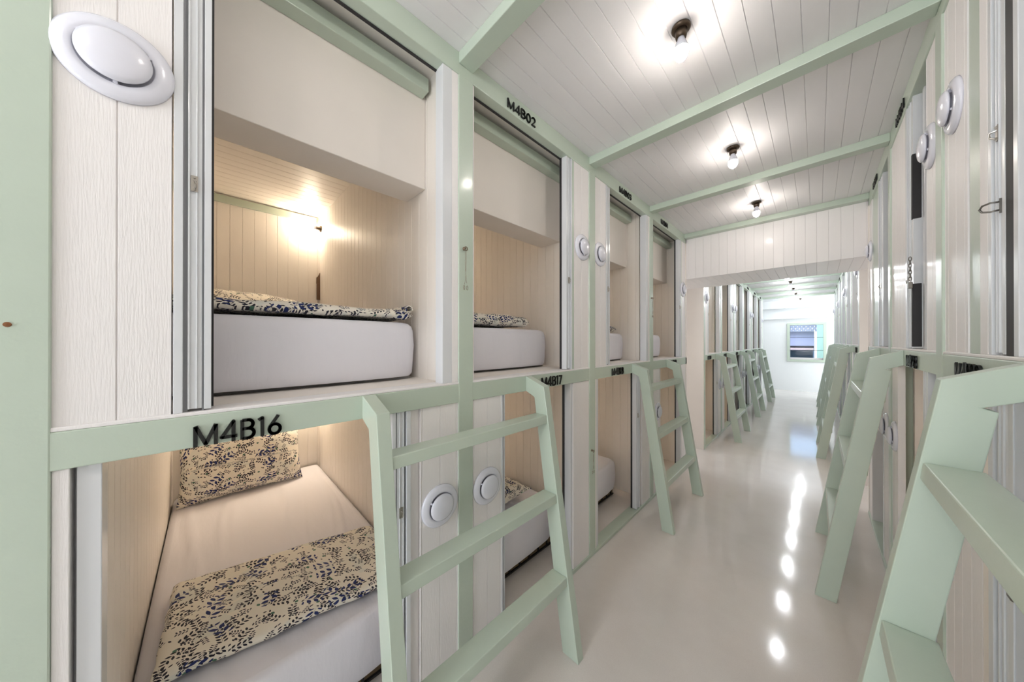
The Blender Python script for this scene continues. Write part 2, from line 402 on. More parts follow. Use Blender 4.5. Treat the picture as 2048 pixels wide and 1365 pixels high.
# left, first section
shellargs = []
upper('L', -.2425, .733, 'A', latch=1.712)
upper('L', .733, 1.711, 'B', latch=1.704)
upper('L', 1.711, 2.685, 'A')
upper('L', 2.685, 3.715, 'B')
lower('L', -.2425, .733, 'B')
lower('L', .733, 1.711, 'A')
lower('L', 1.711, 2.685, 'B')
lower('L', 2.685, 3.715, 'A')
# right, first section
for a, b in ((.733, 1.711), (1.711, 2.685), (2.685, 3.715)):
    shell('R', a+.075, b-.075, ZUR, 2.462, 2.392); shell('R', a+.075, b-.075, .022, MB_R+.012)
# nearest right bay
panel('R', 1.468, 1.676, ZUR, HB, .10); strip('R', 1.376, 1.466, ZUR, HB, GREEN, .008, .06); strip('R', 1.326, 1.374, ZUR, HB, WHITE, .004, .06)
door('R', 1.246, 1.322, ZUR, HB, 'near', 1.83); strip('R', 1.192, 1.243, ZUR, HB, RUB, .008, .06); strip('R', 1.168, 1.190, ZUR, HB, ALU, .004, .05)  # black strip stands in for the dark gap beside the door
strip('R', .768, .777, ZUR, HB, WHITE)
panel('R', 1.372, 1.676, .022, MB_R, .15); strip('R', 1.332, 1.370, .022, MB_R, SMOOTH, .006, .06)
door('R', 1.212, 1.328, .022, MB_R, 'near', None, (.80, 1.211, LBLUE))
panel('R', .768, .80, .022, MB_R, .02)
# second right bay
panel('R', 1.746, 1.908, ZUR, HB, .08); strip('R', 2.10, 2.13, ZUR, HB, ALU, .03, .06); strip('R', 2.13, 2.15, ZUR, HB, ALUD, .045, .06)
door('R', 2.15, 2.28, ZUR, HB, 'near', 1.62); panel('R', 2.28, 2.65, ZUR, HB, .005)
for z0_, z1_ in ((1.88, 2.16), (ZUR+.01, 1.60)): strip('R', 2.148, 2.166, z0_, z1_, RUB, .005, .03)
strip('R', 1.746, 1.766, .022, MB_R, WHITE); strip('R', 1.835, 1.88, .022, MB_R, RUB, .035, .06); door('R', 1.885, 1.985, .022, MB_R, 'far', .763)
panel('R', 2.49, 2.65, .022, MB_R)
# third right bay
strip('R', 2.72, 2.73, ZUR, HB, WHITE); strip('R', 2.90, 2.99, ZUR, HB, RUB, .045, .06); door('R', 2.99, 3.17, ZUR, HB, 'near', 1.71); strip('R', 3.17, 3.50, ZUR, HB, GREEN, .012, .06); panel('R', 3.50, 3.645, ZUR, HB)
panel('R', 2.72, 2.95, .022, MB_R); door('R', 2.95, 3.02, .022, MB_R, 'far', None); strip('R', 3.5, 3.645, .022, MB_R, WHITE)
# second section
for sd in 'LR':
    for k in range(6):
        upper(sd, P2[k], P2[k+1], 'AB'[k % 2]); lower(sd, P2[k], P2[k+1], 'BA'[k % 2])
# plain board walls behind the camera, and block ends facing the cross passage
for sd, a, b in (('L', -2.2, -.30), ('R', -2.2, .698)):
    s = 1 if sd == 'R' else -1
    m = MB(); m.grooved((sX(sd, .01), a, .0), (0,1,0), (0,0,1), b-a, HB, (-s,0,0), .074, 0); m.box(sX(sd, .02), sX(sd, .05), a, b, 0, HB)
    TR[0] += 1; struct('wall_board_%d' % TR[0], m, WHITE)
for sd in 'LR':
    s = 1 if sd == 'R' else -1
    m = MB(); m.box(sX(sd, 0.0), sX(sd, 2.0), 3.645, 3.68, 0, ZC); m.box(sX(sd, 0.0), sX(sd, 2.0), Y2A-.02, Y2A, 0, BZ+.05); m.box(sX(sd, .0), sX(sd, 1.99), Y2B, Y2B+.02, 0, ZC)
    struct('wall_block_end_%s' % ('left' if sd == 'L' else 'right'), m, SMOOTH)
# ---------------------------------------------------------------- end room
m = MB(); WX0, WX1, WZ0, WZ1 = .475, 1.12, .865, 1.80; YF = 11.4
m.box(-1.6, WX0, YF, YF+.12, 0, ZC); m.box(WX1, 2.8, YF, YF+.12, 0, ZC); m.box(WX0, WX1, YF, YF+.12, 0, WZ0); m.box(WX0, WX1, YF, YF+.12, WZ1, ZC)
struct('wall_far', m, COOLW)
m = MB(); m.box(-1.72, -1.6, Y2B, YF+.12, 0, ZC); struct('wall_end_room_left', m, COOLW)
m = MB(); m.box(2.8, 2.92, Y2B, YF+.12, 0, ZC); struct('wall_end_room_right', m, COOLW)
m = MB(); m.box(-1.6, 2.8, Y2B+.02, YF, ZC-.02, ZC); struct('ceiling_end_room', m, COOLW)
m = MB(); m.box(-1.6, 2.8, YF-.22, YF, 2.27, ZC-.02); m.box(-1.6, 2.8, YF-.10, YF, 1.98, 2.0); TR[0] += 1; struct('trim_%d' % TR[0], m, COOLW, bev=.004)
we = empty('window_1', (.797, YF, 1.33)); we['kind'] = 'structure'
def loc(m, e): m.v = [(v[0]-e.location.x, v[1]-e.location.y, v[2]-e.location.z) for v in m.v]; return m
m = MB(); m.box(.415, WX0, YF-.03, YF+.1, .805, 1.86); m.box(WX1, 1.18, YF-.03, YF+.1, .805, 1.86); m.box(WX0, WX1, YF-.03, YF+.1, .805, WZ0); m.box(WX0, WX1, YF-.03, YF+.1, WZ1, 1.86)
loc(m, we).build('frame', GREEN, we, bev=.002)
m = MB(); m.box(WX0, WX1, YF+.05, YF+.055, WZ0, WZ1); loc(m, we).build('pane', GLASS, we)
for z in (1.115, 1.465): m = MB(); m.box(WX0, WX1, YF+.02, YF+.03, z-.005, z+.005); loc(m, we).build('bar', RUB, we)
m = MB(); m.box(WX0, WX1, YF+.04, YF+.09, WZ0, WZ0+.05); loc(m, we).build('sill', WHITE, we)
# neighbouring house seen through the window
LILAC = paint('lilac_render', srgb(186, 190, 214), .8, .03, .1); TILE = paint('grey_roof_tile', srgb(150, 154, 160), .7, .3, .6, None, 5)
DARKG = paint('dark_window_glass', srgb(40, 56, 66), .1, .1, 0); MINT = paint('mint_render', srgb(176, 212, 190), .7, .03, .1)
nb = empty('neighbour_house', (.2, 15.2, -3)); tag(nb, 'neighbouring lilac house with tiled roof seen through the far window', 'house')
def part(name, mat, *bxs, par=nb, bev=0):
    m = MB()
    for b_ in bxs: m.box(*b_)
    return loc(m, par).build(name, mat, par, bev=bev)
wl = part('wall', LILAC, (-4, .93, 15.2, 18, -3, 1.75))
rf = MB()
for i in range(9):
    for j in range(46):
        x = -4 + j*.11 + (.055 if i % 2 else 0); y = 14.95+i*.16; z = 1.70+i*.075
        rf.prism([(x, y, z), (x+.10, y, z), (x+.10, y+.17, z+.075), (x, y+.17, z+.075)], (0, 0, .02+.012*((i*7+j*3) % 3)))
loc(rf, nb).build('roof', TILE, nb)
wn = part('window', DARKG, (.25, .90, 15.15, 15.2, .62, 1.02)); part('awning', paint('pink_awning', srgb(220, 196, 190), .7), (-.6, .92, 14.9, 15.2, 1.06, 1.13)); part('gutter', RUB, (-4, .93, 15.05, 15.2, 1.13, 1.2))
part('sill', paint('pale_sill', srgb(196, 214, 206), .7), (-.6, .93, 15.0, 15.2, .55, .62))
mp = tag(MB().box(1.0, 1.32, 14.6, 15.0, -3, 3.2).build('mint_column', MINT, bev=.02), 'mint green rendered column outside the far window', 'column')
mp = MB().box(1.45, 1.62, 14.7, 14.8, -3, 2.6).build('downpipe_panel', RUB); tag(mp, 'dark narrow panel outside at the right of the far window', 'panel')
mp = MB().box(-5, 6, 12.3, 20, -3.3, -3.0).build('ground', paint('outdoor_paving', srgb(190, 190, 188), .9)); mp['kind'] = 'structure'
# ---------------------------------------------------------------- ladders
ORD = ['nearest', 'second', 'third', 'fourth', 'fifth']
def ladder(side, yc, dz, label):
    s = 1 if side == 'L' else -1
    e = empty('bunk_ladder', (sX(side, 0), yc, 0), 0 if side == 'L' else 0)
    tag(e, label, 'ladder', 'green ladders hooked on the mid beams')
    zt = dz
    zs = [(1.014, .134), (.672, .190), (.335, .242)] if side == 'L' else [(1.09, 0), (.715, 0), (.34, 0)]
    kx, kz = (.112 if side == 'L' else .102), 1.142+dz
    ix, iz = (.054, 1.087+dz) if side == 'L' else (.035, 1.083+dz)
    def out(z): return kx + (.296-kx)*(kz-z)/kz
    def inn(z): return ix + (.216-ix)*(iz-z)/iz
    prof = [(0, 1.182+dz), (kx, kz), (.296, 0), (.216, 0), (ix, iz), (0, 1.111+dz)]
    if side == 'R': prof[5:5] = [(.054, 1.089+dz)]
    for y0 in (-.396, .357):
        m = MB(); m.prism([(s*p[0], y0, p[1]) for p in prof], (0, .04, 0)); m.build('rail', GREEN, e, bev=.002)
    for z, _ in zs:
        a, b = out(z)-.004, inn(z)-.004
        m = MB(); m.prism([(s*a, -.357, z), (s*b, -.357, z), (s*(b+.002), -.357, z-.037), (s*(a+.004), -.357, z-.037)], (0, .714, 0)); m.build('step', GREEN, e, bev=.0025)
    return e
lc = [.733, 2.685, P2[1], P2[3], P2[5]]
for i, y in enumerate(lc):
    ladder('L', y, 0, ['sage green bunk ladder right beside the M4B16 pod, leaning on the left beam', 'sage green bunk ladder on the left beside the M4B18 sign', 'first left ladder beyond the white bulkhead', 'middle one of the left ladders beyond the bulkhead', 'farthest ladder on the left, nearest to the window wall'][i])
    ladder('R', y, .128, ['large green ladder cropped by the right edge of the picture', 'green ladder on the right wall just before the bulkhead', 'first right ladder beyond the white bulkhead', 'middle one of the right ladders beyond the bulkhead', 'farthest ladder on the right, nearest to the window'][i])
# ---------------------------------------------------------------- round vents
def make_vent():
    e = empty('round_vent')
    m = MB(); m.lathe([(.078, 0), (.0775, .005), (.072, .010), (.060, .013), (.052, .014), (.050, .012), (.047, .004), (.0, .004)], seg=56); m.build('flange', PLAS, e, smooth=True)
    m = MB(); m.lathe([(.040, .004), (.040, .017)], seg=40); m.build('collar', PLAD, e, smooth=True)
    for i in range(3):
        t = i*2.094; m = MB(); m.box(.040, .052, -.003, .003, .003, .016); v2 = []
        for v in m.v: v2.append((v[0]*math.cos(t)-v[1]*math.sin(t), v[0]*math.sin(t)+v[1]*math.cos(t), v[2]))
        m.v = v2; m.build('spoke', PLAS, e)
    m = MB(); m.lathe([(.0, .0165), (.046, .0165), (.0485, .019), (.0480, .022), (.040, .027), (.022, .031), (.0, .032)], seg=56); m.build('disc', PLAS, e, smooth=True)
    return e
vproto = None
def vent(side, y, z, label, sc=1.0):
    global vproto
    if vproto is None: vproto = make_vent(); o = vproto
    else: o = copy_tree(vproto)
    o.location = (sX(side, .006), y, z); o.rotation_euler = (0, R(90 if side == 'L' else -90), 0); o.scale = (sc, sc, sc)
    tag(o, label, 'vent', 'white round air vents on the pod fronts')
vent('L', -.134, 1.920, 'large white round vent at the top left beside the first open pod', 1.02)
vent('L', 1.603, 1.922, 'white round vent on the board left of the thin post, below M4B02')
vent('L', 1.812, 1.922, 'white round vent on the board below and left of M4B03')
vent('L', 3.56, 1.905, 'white round vent on the left wall just before the bulkhead')
vent('L', .617, .733, 'lower white vent seen behind the nearest left ladder, left of the green post')
vent('L', .850, .729, 'lower white vent seen through the nearest left ladder, right of the green post')
vent('L', 2.835, .726, 'lower white vent seen through the second left ladder')
vent('R', 1.575, 2.055, 'topmost white round vent on the right wall, largest there')
vent('R', 1.84, 2.055, 'white round vent on the right wall beyond the thin green post')
vent('R', 3.56, 2.04, 'small white round vent on the right beside the bulkhead')
vent('R', 2.565, .85, 'lower vent on the right wall beside the second right ladder, nearer one')
vent('R', 2.83, .85, 'lower vent on the right wall behind the second right ladder, farther one')
for sd, nm in (('L', 'left'), ('R', 'right')):
    dz = .13 if sd == 'R' else 0
    q = 0
    for k in range(6):
        y = P2[k]+.11 if k % 2 == 0 else P2[k+1]-.11
        vent(sd, y, 1.92+dz, '%s of the small upper vents on the %s wall beyond the bulkhead' % (['first', 'second', 'third', 'fourth', 'fifth', 'sixth'][k], nm))
        y = P2[k+1]-.115 if k % 2 == 0 else P2[k]+.115
        vent(sd, y, .73+dz*.6, '%s of the small lower vents on the %s wall beyond the bulkhead' % (['first', 'second', 'third', 'fourth', 'fifth', 'sixth'][k], nm))
# ---------------------------------------------------------------- number signs
def arc(cx, cy, rx, ry, a0, a1, n=14): return [(cx+rx*math.cos(R(a0+(a1-a0)*i/n)), cy+ry*math.sin(R(a0+(a1-a0)*i/n))) for i in range(n+1)]
GL = {'M': (.80, [[(.06, 0), (.06, .93)], [(.06, .95), (.40, .08), (.74, .95)], [(.74, .93), (.74, 0)]]),
 '4': (.62, [[(.46, 0), (.46, .97), (.04, .25), (.60, .25)]]),
 'B': (.56, [[(.06, 0), (.06, .95)], [(.06, .93), (.28, .93)] + arc(.28, .72, .19, .21, 90, -90)[1:] + [(.06, .51)], [(.28, .51)] + arc(.28, .275, .23, .235, 90, -90)[1:] + [(.06, .04)]]),
 '1': (.30, [[(.02, .84), (.18, .94), (.18, 0)]]),
 '6': (.58, [[(.44, .97), (.09, .42)], arc(.29, .28, .23, .25, 0, 360, 26)]),
 '7': (.50, [[(.02, .93), (.44, .93), (.14, 0)]]),
 '8': (.54, [arc(.27, .73, .18, .21, 0, 360, 24), arc(.27, .27, .22, .24, 0, 360, 26)]),
 '9': (.58, [arc(.29, .68, .23, .25, 0, 360, 26), [(.49, .52), (.16, 0)]]),
 '0': (.60, [arc(.30, .485, .23, .455, 0, 360, 28)]),
 '2': (.52, [arc(.26, .70, .20, .24, 165, -38, 16) + [(.04, .05), (.50, .05)]]),
 '3': (.50, [arc(.22, .71, .19, .22, 150, -90, 14), arc(.22, .26, .22, .23, 90, -150, 14)]),
 '5': (.50, [[(.42, .93), (.14, .93), (.10, .54)] + arc(.20, .28, .23, .25, 100, -140, 16)])}
def sign(text, side, y0, width, z0, h, label):
    e = empty('number_sign', (sX(side, -.001), y0, z0)); tag(e, label, 'number sign', 'black raised pod numbers')
    tot = sum(GL[c][0] for c in text)+.10*(len(text)-1); kx = width/tot; x = 0; t = .145*h*.5; s = 1 if side == 'L' else -1
    for ch in text:
        m = MB(); wd, st = GL[ch]
        for pl in st:
            pts = [((x+p[0])*kx, p[1]*h) for p in pl]
            for i in range(len(pts)-1):
                (a, b), (c, d) = pts[i], pts[i+1]; L_ = math.hypot(c-a, d-b)
                if L_ < 1e-6: continue
                nx, ny = -(d-b)/L_*t, (c-a)/L_*t
                q = [(a+nx, b+ny), (a-nx, b-ny), (c-nx, d-ny), (c+nx, d+ny)]
                if s > 0: q = q[::-1]
                m.prism([(0, s*u, v) for u, v in q], (s*.005, 0, 0))
            for (a, b) in pts[1:-1]:
                m.lathe([(t*.98, 0), (t*.98, .005)], (0, s*a, b), (s, 0, 0), 10)
        m.build('letter', BLACK, e); x += wd+.10
    return e
sign('M4B16', 'L', -.025, .160, 1.110, .050, 'large black sign reading M4B16 on the left beam above the patterned pillow')
sign('M4B17', 'L', 1.205, .177, 1.116, .050, 'black sign reading M4B17 on the left beam')
sign('M4B18', 'L', 1.965, .175, 1.116, .050, 'black sign reading M4B18 on the left beam')
sign('M4B19', 'L', 3.15, .175, 1.120, .050, 'tiny black sign on the left beam at the cross passage')
sign('M4B02', 'L', .962, .195, 2.424, .044, 'black sign reading M4B02 on the top left beam')
sign('M4B03', 'L', 2.080, .195, 2.424, .044, 'black sign reading M4B03 on the top left beam')
sign('M4B04', 'L', 2.900, .180, 2.424, .044, 'small black sign reading M4B04 on the top left beam')
sign('M4B14', 'R', 2.440, .195, 2.424, .044, 'black sign high on the right wall, nearer of the two below the ceiling')
sign('M4B13', 'R', 3.32, .195, 2.424, .044, 'black sign high on the right wall, farther one beside the bulkhead')
sign('M4B28', 'R', 2.205, .19, 1.242, .050, 'black sign on the right beam beside the second right ladder')
sign('M4B29', 'R', 1.525, .19, 1.242, .050, 'black sign on the right beam partly hidden by the nearest right ladder')
for k in range(6):
    o9 = ['first', 'second', 'third', 'fourth', 'fifth', 'sixth'][k]
    for sd, nm in (('L', 'left'), ('R', 'right')):
        yy = P2[k]+.40+(0 if sd == 'L' else .18)
        sign('M4B%02d' % (5+k if sd == 'L' else 12-k if 12-k > 9 else 12), sd, yy, .18, 2.424, .044, '%s tiny black sign under the ceiling on the %s beyond the bulkhead' % (o9, nm))
        sign('M4B%02d' % (20+k if sd == 'L' else 27-k), sd, yy-.25, .18, 1.116+(.126 if sd == 'R' else 0), .050, '%s tiny black sign on the %s beam beyond the bulkhead' % (o9, nm))
# ---------------------------------------------------------------- lamps
def make_lamp(bm):
    e = empty('ceiling_lamp')
    m = MB(); m.lathe([(.031, 0), (.032, -.006), (.029, -.011), (.024, -.013), (.0, -.013)], seg=32); m.build('base', BRON, e, smooth=True)
    m = MB(); m.lathe([(.021, -.012), (.019, -.030), (.017, -.040), (.0, -.040)], seg=24); m.build('socket', BRON, e, smooth=True)
    m = MB(); m.lathe([(.011, -.036), (.0125, -.046), (.018, -.060), (.0236, -.076), (.0245, -.080), (.0240, -.081), (.0, -.081)], seg=28); m.build('bulb_collar', PLAS, e, smooth=True)
    m = MB(); m.lathe([(.0, -.081), (.0240, -.081), (.0240, -.092), (.0215, -.104), (.016, -.114), (.008, -.120), (.0, -.1215)], seg=28); m.build('bulb', bm, e, smooth=True)
    return e
lp = make_lamp(LIT); lp.location = (.65, 1.22, ZC)
tag(lp, 'largest bare bulb lamp on the ceiling, between the first two beams', 'lamp', 'bare bulb ceiling lamps')
for y, lb in ((-.73, 'unseen bulb lamp added on the ceiling behind the camera'), (-1.73, 'unseen bulb lamp added on the ceiling near the entrance'), (2.195, 'second bare bulb lamp on the ceiling'), (3.19, 'third bare bulb lamp, just before the bulkhead'), (.245, 'bare bulb lamp on the ceiling above the camera')):  # both lamps behind the camera are added to even out the light
    o = copy_tree(lp); o.location = (.65, y, ZC); tag(o, lb, 'lamp')
lc2 = make_lamp(LITC); lc2.location = (.65, (P2[0]+P2[1])/2, ZC); tag(lc2, 'first small bulb lamp beyond the bulkhead', 'lamp', 'bare bulb ceiling lamps')
for k in range(1, 6):
    o = copy_tree(lc2); o.location = (.65, (P2[k]+P2[k+1])/2, ZC); tag(o, '%s small bulb lamp beyond the bulkhead' % ['first', 'second', 'third', 'fourth', 'fifth', 'last'][k], 'lamp')
o = copy_tree(lc2); o.location = (.70, 10.9, ZC-.02); tag(o, 'bulb lamp on the ceiling of the bright end room', 'lamp')
def make_podlamp():
    e = empty('wall_lamp')      # hangs on a side wall, bulb towards -y (local)
    m = MB(); m.lathe([(.026, 0), (.026, .006), (.014, .012), (.014, .035), (.0, .035)], ax=(0,-1,0), seg=24); m.build('base', BRON, e, smooth=True)
    m = MB(); m.lathe([(.010, .033), (.014, .042), (.0225, .058), (.0, .058)], ax=(0,-1,0), seg=24); m.build('bulb_collar', PLAS, e, smooth=True)
    m = MB(); m.lathe([(.0, .058), (.0225, .058), (.0225, .078), (.014, .094), (.0, .100)], ax=(0,-1,0), seg=24); m.build('bulb', LITP, e, smooth=True)
    return e
pl = make_podlamp()
pods = [('L', -.2425, .733), ('L', .733, 1.711), ('L', 1.711, 2.685), ('L', 2.685, 3.715), ('R', .733, 1.711), ('R', 1.711, 2.685), ('L', P2[0], P2[1]), ('L', P2[1], P2[2]), ('R', P2[0], P2[1])]
first = True
for i, (sd, a, b) in enumerate(pods):
    for lev in (1, 0):
        o = pl if first else copy_tree(pl); first = False
        z = (2.29 if lev else .93)
        o.location = (sX(sd, 1.90 if i else 1.915), b-.075, z)
        nm = ['first left', 'second left', 'third left', 'fourth left', 'first right', 'second right', 'first left far-section', 'second left far-section', 'first right far-section'][i]
        tag(o, 'lit warm bulb inside the %s %s pod' % (nm, 'upper' if lev else 'lower'), 'lamp', 'bulb lamps inside the pods')
# ---------------------------------------------------------------- bedding
def fbm(x, y, z=0, s=1.0): return noise.noise(Vector((x*s, y*s, z)))
def mattress(side, ya, yb, dF, z0, z1, label, base=True, seed=0):
    e = empty('mattress', (sX(side, dF), (ya+yb)/2, z0)); tag(e, label, 'mattress', 'white fitted mattresses in the pods')
    s = 1 if side == 'R' else -1; depth = 1.94-dF; hw = (yb-ya)/2
    # plan outline in (d, y): front edge slightly bowed, round corners
    r = .055; out = []
    out.append((depth, -hw)); 
    for i in range(7): t = R(90*i/6); out.append((r-r*math.sin(t)+.0, -hw+r-r*math.cos(t)))
    nb_ = 24
    for i in range(1, nb_): y = -hw+r+(2*hw-2*r)*i/nb_; out.append((-.0-.022*(1-(y/hw)**2), y))
    for i in range(7): t = R(90*(1-i/6)); out.append((r-r*math.sin(t), hw-r+r*math.cos(t)))
    out.append((depth, hw))
    H = z1-z0; zb = .075 if base == 'deep' else .012
    prof = [(.010, zb), (.002, zb+.012), (.0, zb+.04), (-.004, H*.6), (.0, H-.035), (.005, H-.016), (.016, H-.004), (.032, H)]
    m = MB(); n = len(out)
    for (ins, z) in prof:
        for (d, y) in out:
            dd = d+ins if d < depth-.01 else d; yy = y-ins*(1 if y > 0 else -1)*min(1, abs(y)/hw*1.0)
            wv = .0035*fbm(d*3+seed, y*14, z*9+seed)
            m.v.append((s*(dd+wv), max(-hw, min(hw, yy)), z))
    for k in range(len(prof)-1):
        for i in range(n-1):
            m.f.append((k*n+i, k*n+i+1, (k+1)*n+i+1, (k+1)*n+i)); m.m.append(0)
    # top: grid between mirrored outline points with soft folds
    top0 = (len(prof)-1)*n
    m.f.append(tuple(top0+i for i in range(n))); m.m.append(0)
    if base == 'deep':      # creased top of the sheet
        gx, gy = 110, 70; rnd = random.Random(seed); fo = []
        for q in range(13): fo.append((rnd.uniform(-hw*.8, hw*.8), rnd.uniform(-.25, .25), rnd.uniform(.010, .022), rnd.uniform(.0035, .0075), rnd.uniform(.2, 1.3), rnd.uniform(.35, .8)))
        n0 = len(m.v)
        for i in range(gx+1):
            for j in range(gy+1):
                d = .035+(depth-.06)*i/gx; y = (-hw+.04)+(2*hw-.08)*j/gy
                ed = min(1, i/4, (gx-i)/4, j/4, (gy-j)/4); h = 0
                for (y0, k, wd, am, dc, ln) in fo:
                    t = (y-(y0+k*(d-1)*.5+.02*math.sin(d*5+y0*9)))/wd; h += am*math.exp(-t*t)*math.exp(-((d-dc)/ln)**2*1.6)
                h += .003*fbm(d*4, y*4, seed)
                m.v.append((s*d, y, H-.001+ed*(.002+min(h, .008))))
        for i in range(gx):
            for j in range(gy):
                a = n0+i*(gy+1)+j; m.f.append((a, a+gy+1, a+gy+2, a+1)); m.m.append(0)
    m.build('sheet', SHEET, e, smooth=True)
    bm = bmesh.new(); me = e.children[0].data
    bm.from_mesh(me); bmesh.ops.recalc_face_normals(bm, faces=bm.faces)
    top = [f for f in bm.faces if len(f.verts) > 8]
    for f in top: f.smooth = False
    bm.to_mesh(me); bm.free()
    if base:
        hb = zb+.006; b = MB(); b.box(s*.03, s*depth, -hw+.02, hw-.02, 0, hb); b.build('base', BASE if base == 'deep' else GREYC, e)
        if base == 'deep':
            b = MB()
            for i in range(9): y = -hw+.06+i*(2*hw-.12)/8; b.box(s*.022, s*.034, y-.004, y+.004, .012, hb)
            b.box(s*.020, s*.034, -hw+.02, hw-.02, .012, .020)
            b.build('slats', RUB, e)
    return e
mattress('L', -.165, .642, .232, 1.19, 1.432, 'white mattress in the large upper pod at the left', 'thin', 1)
mattress('L', .81, 1.56, .235, 1.19, 1.424, 'white mattress in the upper pod under M4B02', 'thin', 2)
mattress('L', 1.80, 2.595, .20, 1.19, 1.420, 'white mattress in the upper pod under M4B03', 'thin', 3)
mattress('L', 2.775, 3.44, .18, 1.19, 1.420, 'white mattress in the upper pod under M4B04', 'thin', 4)
mattress('L', -.165, .652, .205, .022, .330, 'white mattress on a dark base in the lower pod M4B16', 'deep', 5)
mattress('L', .81, 1.60, .205, .022, .330, 'white mattress in the lower pod M4B17', 'deep', 6)
mattress('L', 1.79, 2.50, .225, .022, .330, 'white mattress in the lower pod M4B18', 'deep', 7)
mattress('R', .81, 1.60, .23, 1.3185, 1.56, 'white mattress in the nearest upper pod on the right', 'thin', 8)
mattress('R', 1.79, 2.55, .23, .022, .330, 'white mattress in the lower right pod behind the second ladder', 'deep', 9)
def cloth(name, fn, nu, nv, lu, lv, mat, label, cat, group, thick=.0, loc_=(0,0,0), uvoff=(0,0)):
    """closed soft body from a two sided height field: fn(u,v) -> (centre xyz, half thickness vector)"""
    m = MB(); uv = []
    for sgn in (1, -1):
        for j in range(nv+1):
            for i in range(nu+1):
                u, v = i/nu, j/nv; c, t = fn(u, v); p = Vector(c)+Vector(t)*sgn; m.v.append(tuple(p)); uv.append((u*lu+uvoff[0], v*lv+uvoff[1]+sgn*Vector(t).length*(1.6 if v < .5 else -1.6)))
    A = (nu+1)*(nv+1)
    for j in range(nv):
        for i in range(nu):
            a = j*(nu+1)+i; m.f.append((a, a+1, a+nu+2, a+nu+1)); m.m.append(0); a += A; m.f.append((a+nu+1, a+nu+2, a+1, a)); m.m.append(0)
    def rim(l):
        for a, b in zip(l, l[1:]): m.f.append((b, a, a+A, b+A)); m.m.append(0)
    rim([i for i in range(nu+1)]); rim([nv*(nu+1)+i for i in range(nu, -1, -1)]); rim([j*(nu+1) for j in range(nv, -1, -1)]); rim([j*(nu+1)+nu for j in range(nv+1)])
    me = bpy.data.meshes.new(name); me.from_pydata([tuple(Vector(v)-Vector(loc_)) for v in m.v], [], m.f); me.materials.append(mat)
    l = me.uv_layers.new(name='UVMap')
    for p in me.polygons:
        p.use_smooth = True
        for li in p.loop_indices: l.data[li].uv = uv[me.loops[li].vertex_index]
    bm = bmesh.new(); bm.from_mesh(me); bmesh.ops.recalc_face_normals(bm, faces=bm.faces); bm.to_mesh(me); bm.free()
    o = bpy.data.objects.new(name, me); C.objects.link(o); o.location = loc_
    tag(o, label, cat, group); return o
def duvet(c00, c10, c11, c01, z, th, label, seed=0, fr=1.0, curl=None, bow=.012, group='leaf print folded quilts'):
    """quad on the mattress: c00 front-near, c10 front-far, c11 rear-far, c01 rear-near, each (x, y)"""
    def fn(u, v):
        a = Vector(c00)*(1-u)+Vector(c10)*u; b = Vector(c01)*(1-u)+Vector(c11)*u; p = a*(1-v)+b*v
        ed = min(1, (min(u, 1-u)*40*.8+.05))*min(1, min(v, 1-v)*14+.05); ed = math.sqrt(max(0, 1-(1-ed)**2))
        wob = .008*fbm(u*5+seed, v*3, seed)+.004*fbm(u*13, v*7+seed, 3)
        wy = .012*fbm(u*4+seed*3, v*2, 9)+.006*fbm(u*11+seed, 0, 4)
        T = th*(.75+.35*fbm(u*3+seed, v*3, 7)+.25*v)*ed*.5
        zz = z+th*.45+wob*.8
        if curl and u > .955 : T *= 1.0
        return (p.x + wy, p.y+.004*fbm(v*9, u*2, seed), zz+ (T*.25 if T else 0)), (0, 0, max(T, .0008))
    lu = (Vector(c10)-Vector(c00)).length; lv = (Vector(c01)-Vector(c00)).length
    o = cloth('folded_quilt', fn, 90, 36, lu, lv, LEAF, label, 'quilt', group, loc_=(sum(p[0] for p in (c00, c10, c11, c01))/4, sum(p[1] for p in (c00, c10, c11, c01))/4, z), uvoff=(seed*.37, seed*.21))
    return o
duvet((-.222, -.15), (-.235, .622), (-.72, .622), (-.72, -.15), 1.440, .047, 'leaf print quilt folded on the mattress of the large upper pod', 1)
duvet((-.30, .82), (-.285, 1.43), (-.74, 1.44), (-.74, .82), 1.430, .085, 'leaf print quilt folded in the upper pod under M4B02', 2)
duvet((-.27, 1.82), (-.26, 2.56), (-.74, 2.56), (-.74, 1.82), 1.426, .07, 'leaf print quilt folded in the upper pod under M4B03', 3)
duvet((-.345, -.12), (-.225, .615), (-.690, .610), (-.835, -.100), .343, .036, 'wide leaf print quilt folded across the bed in pod M4B16', 4)
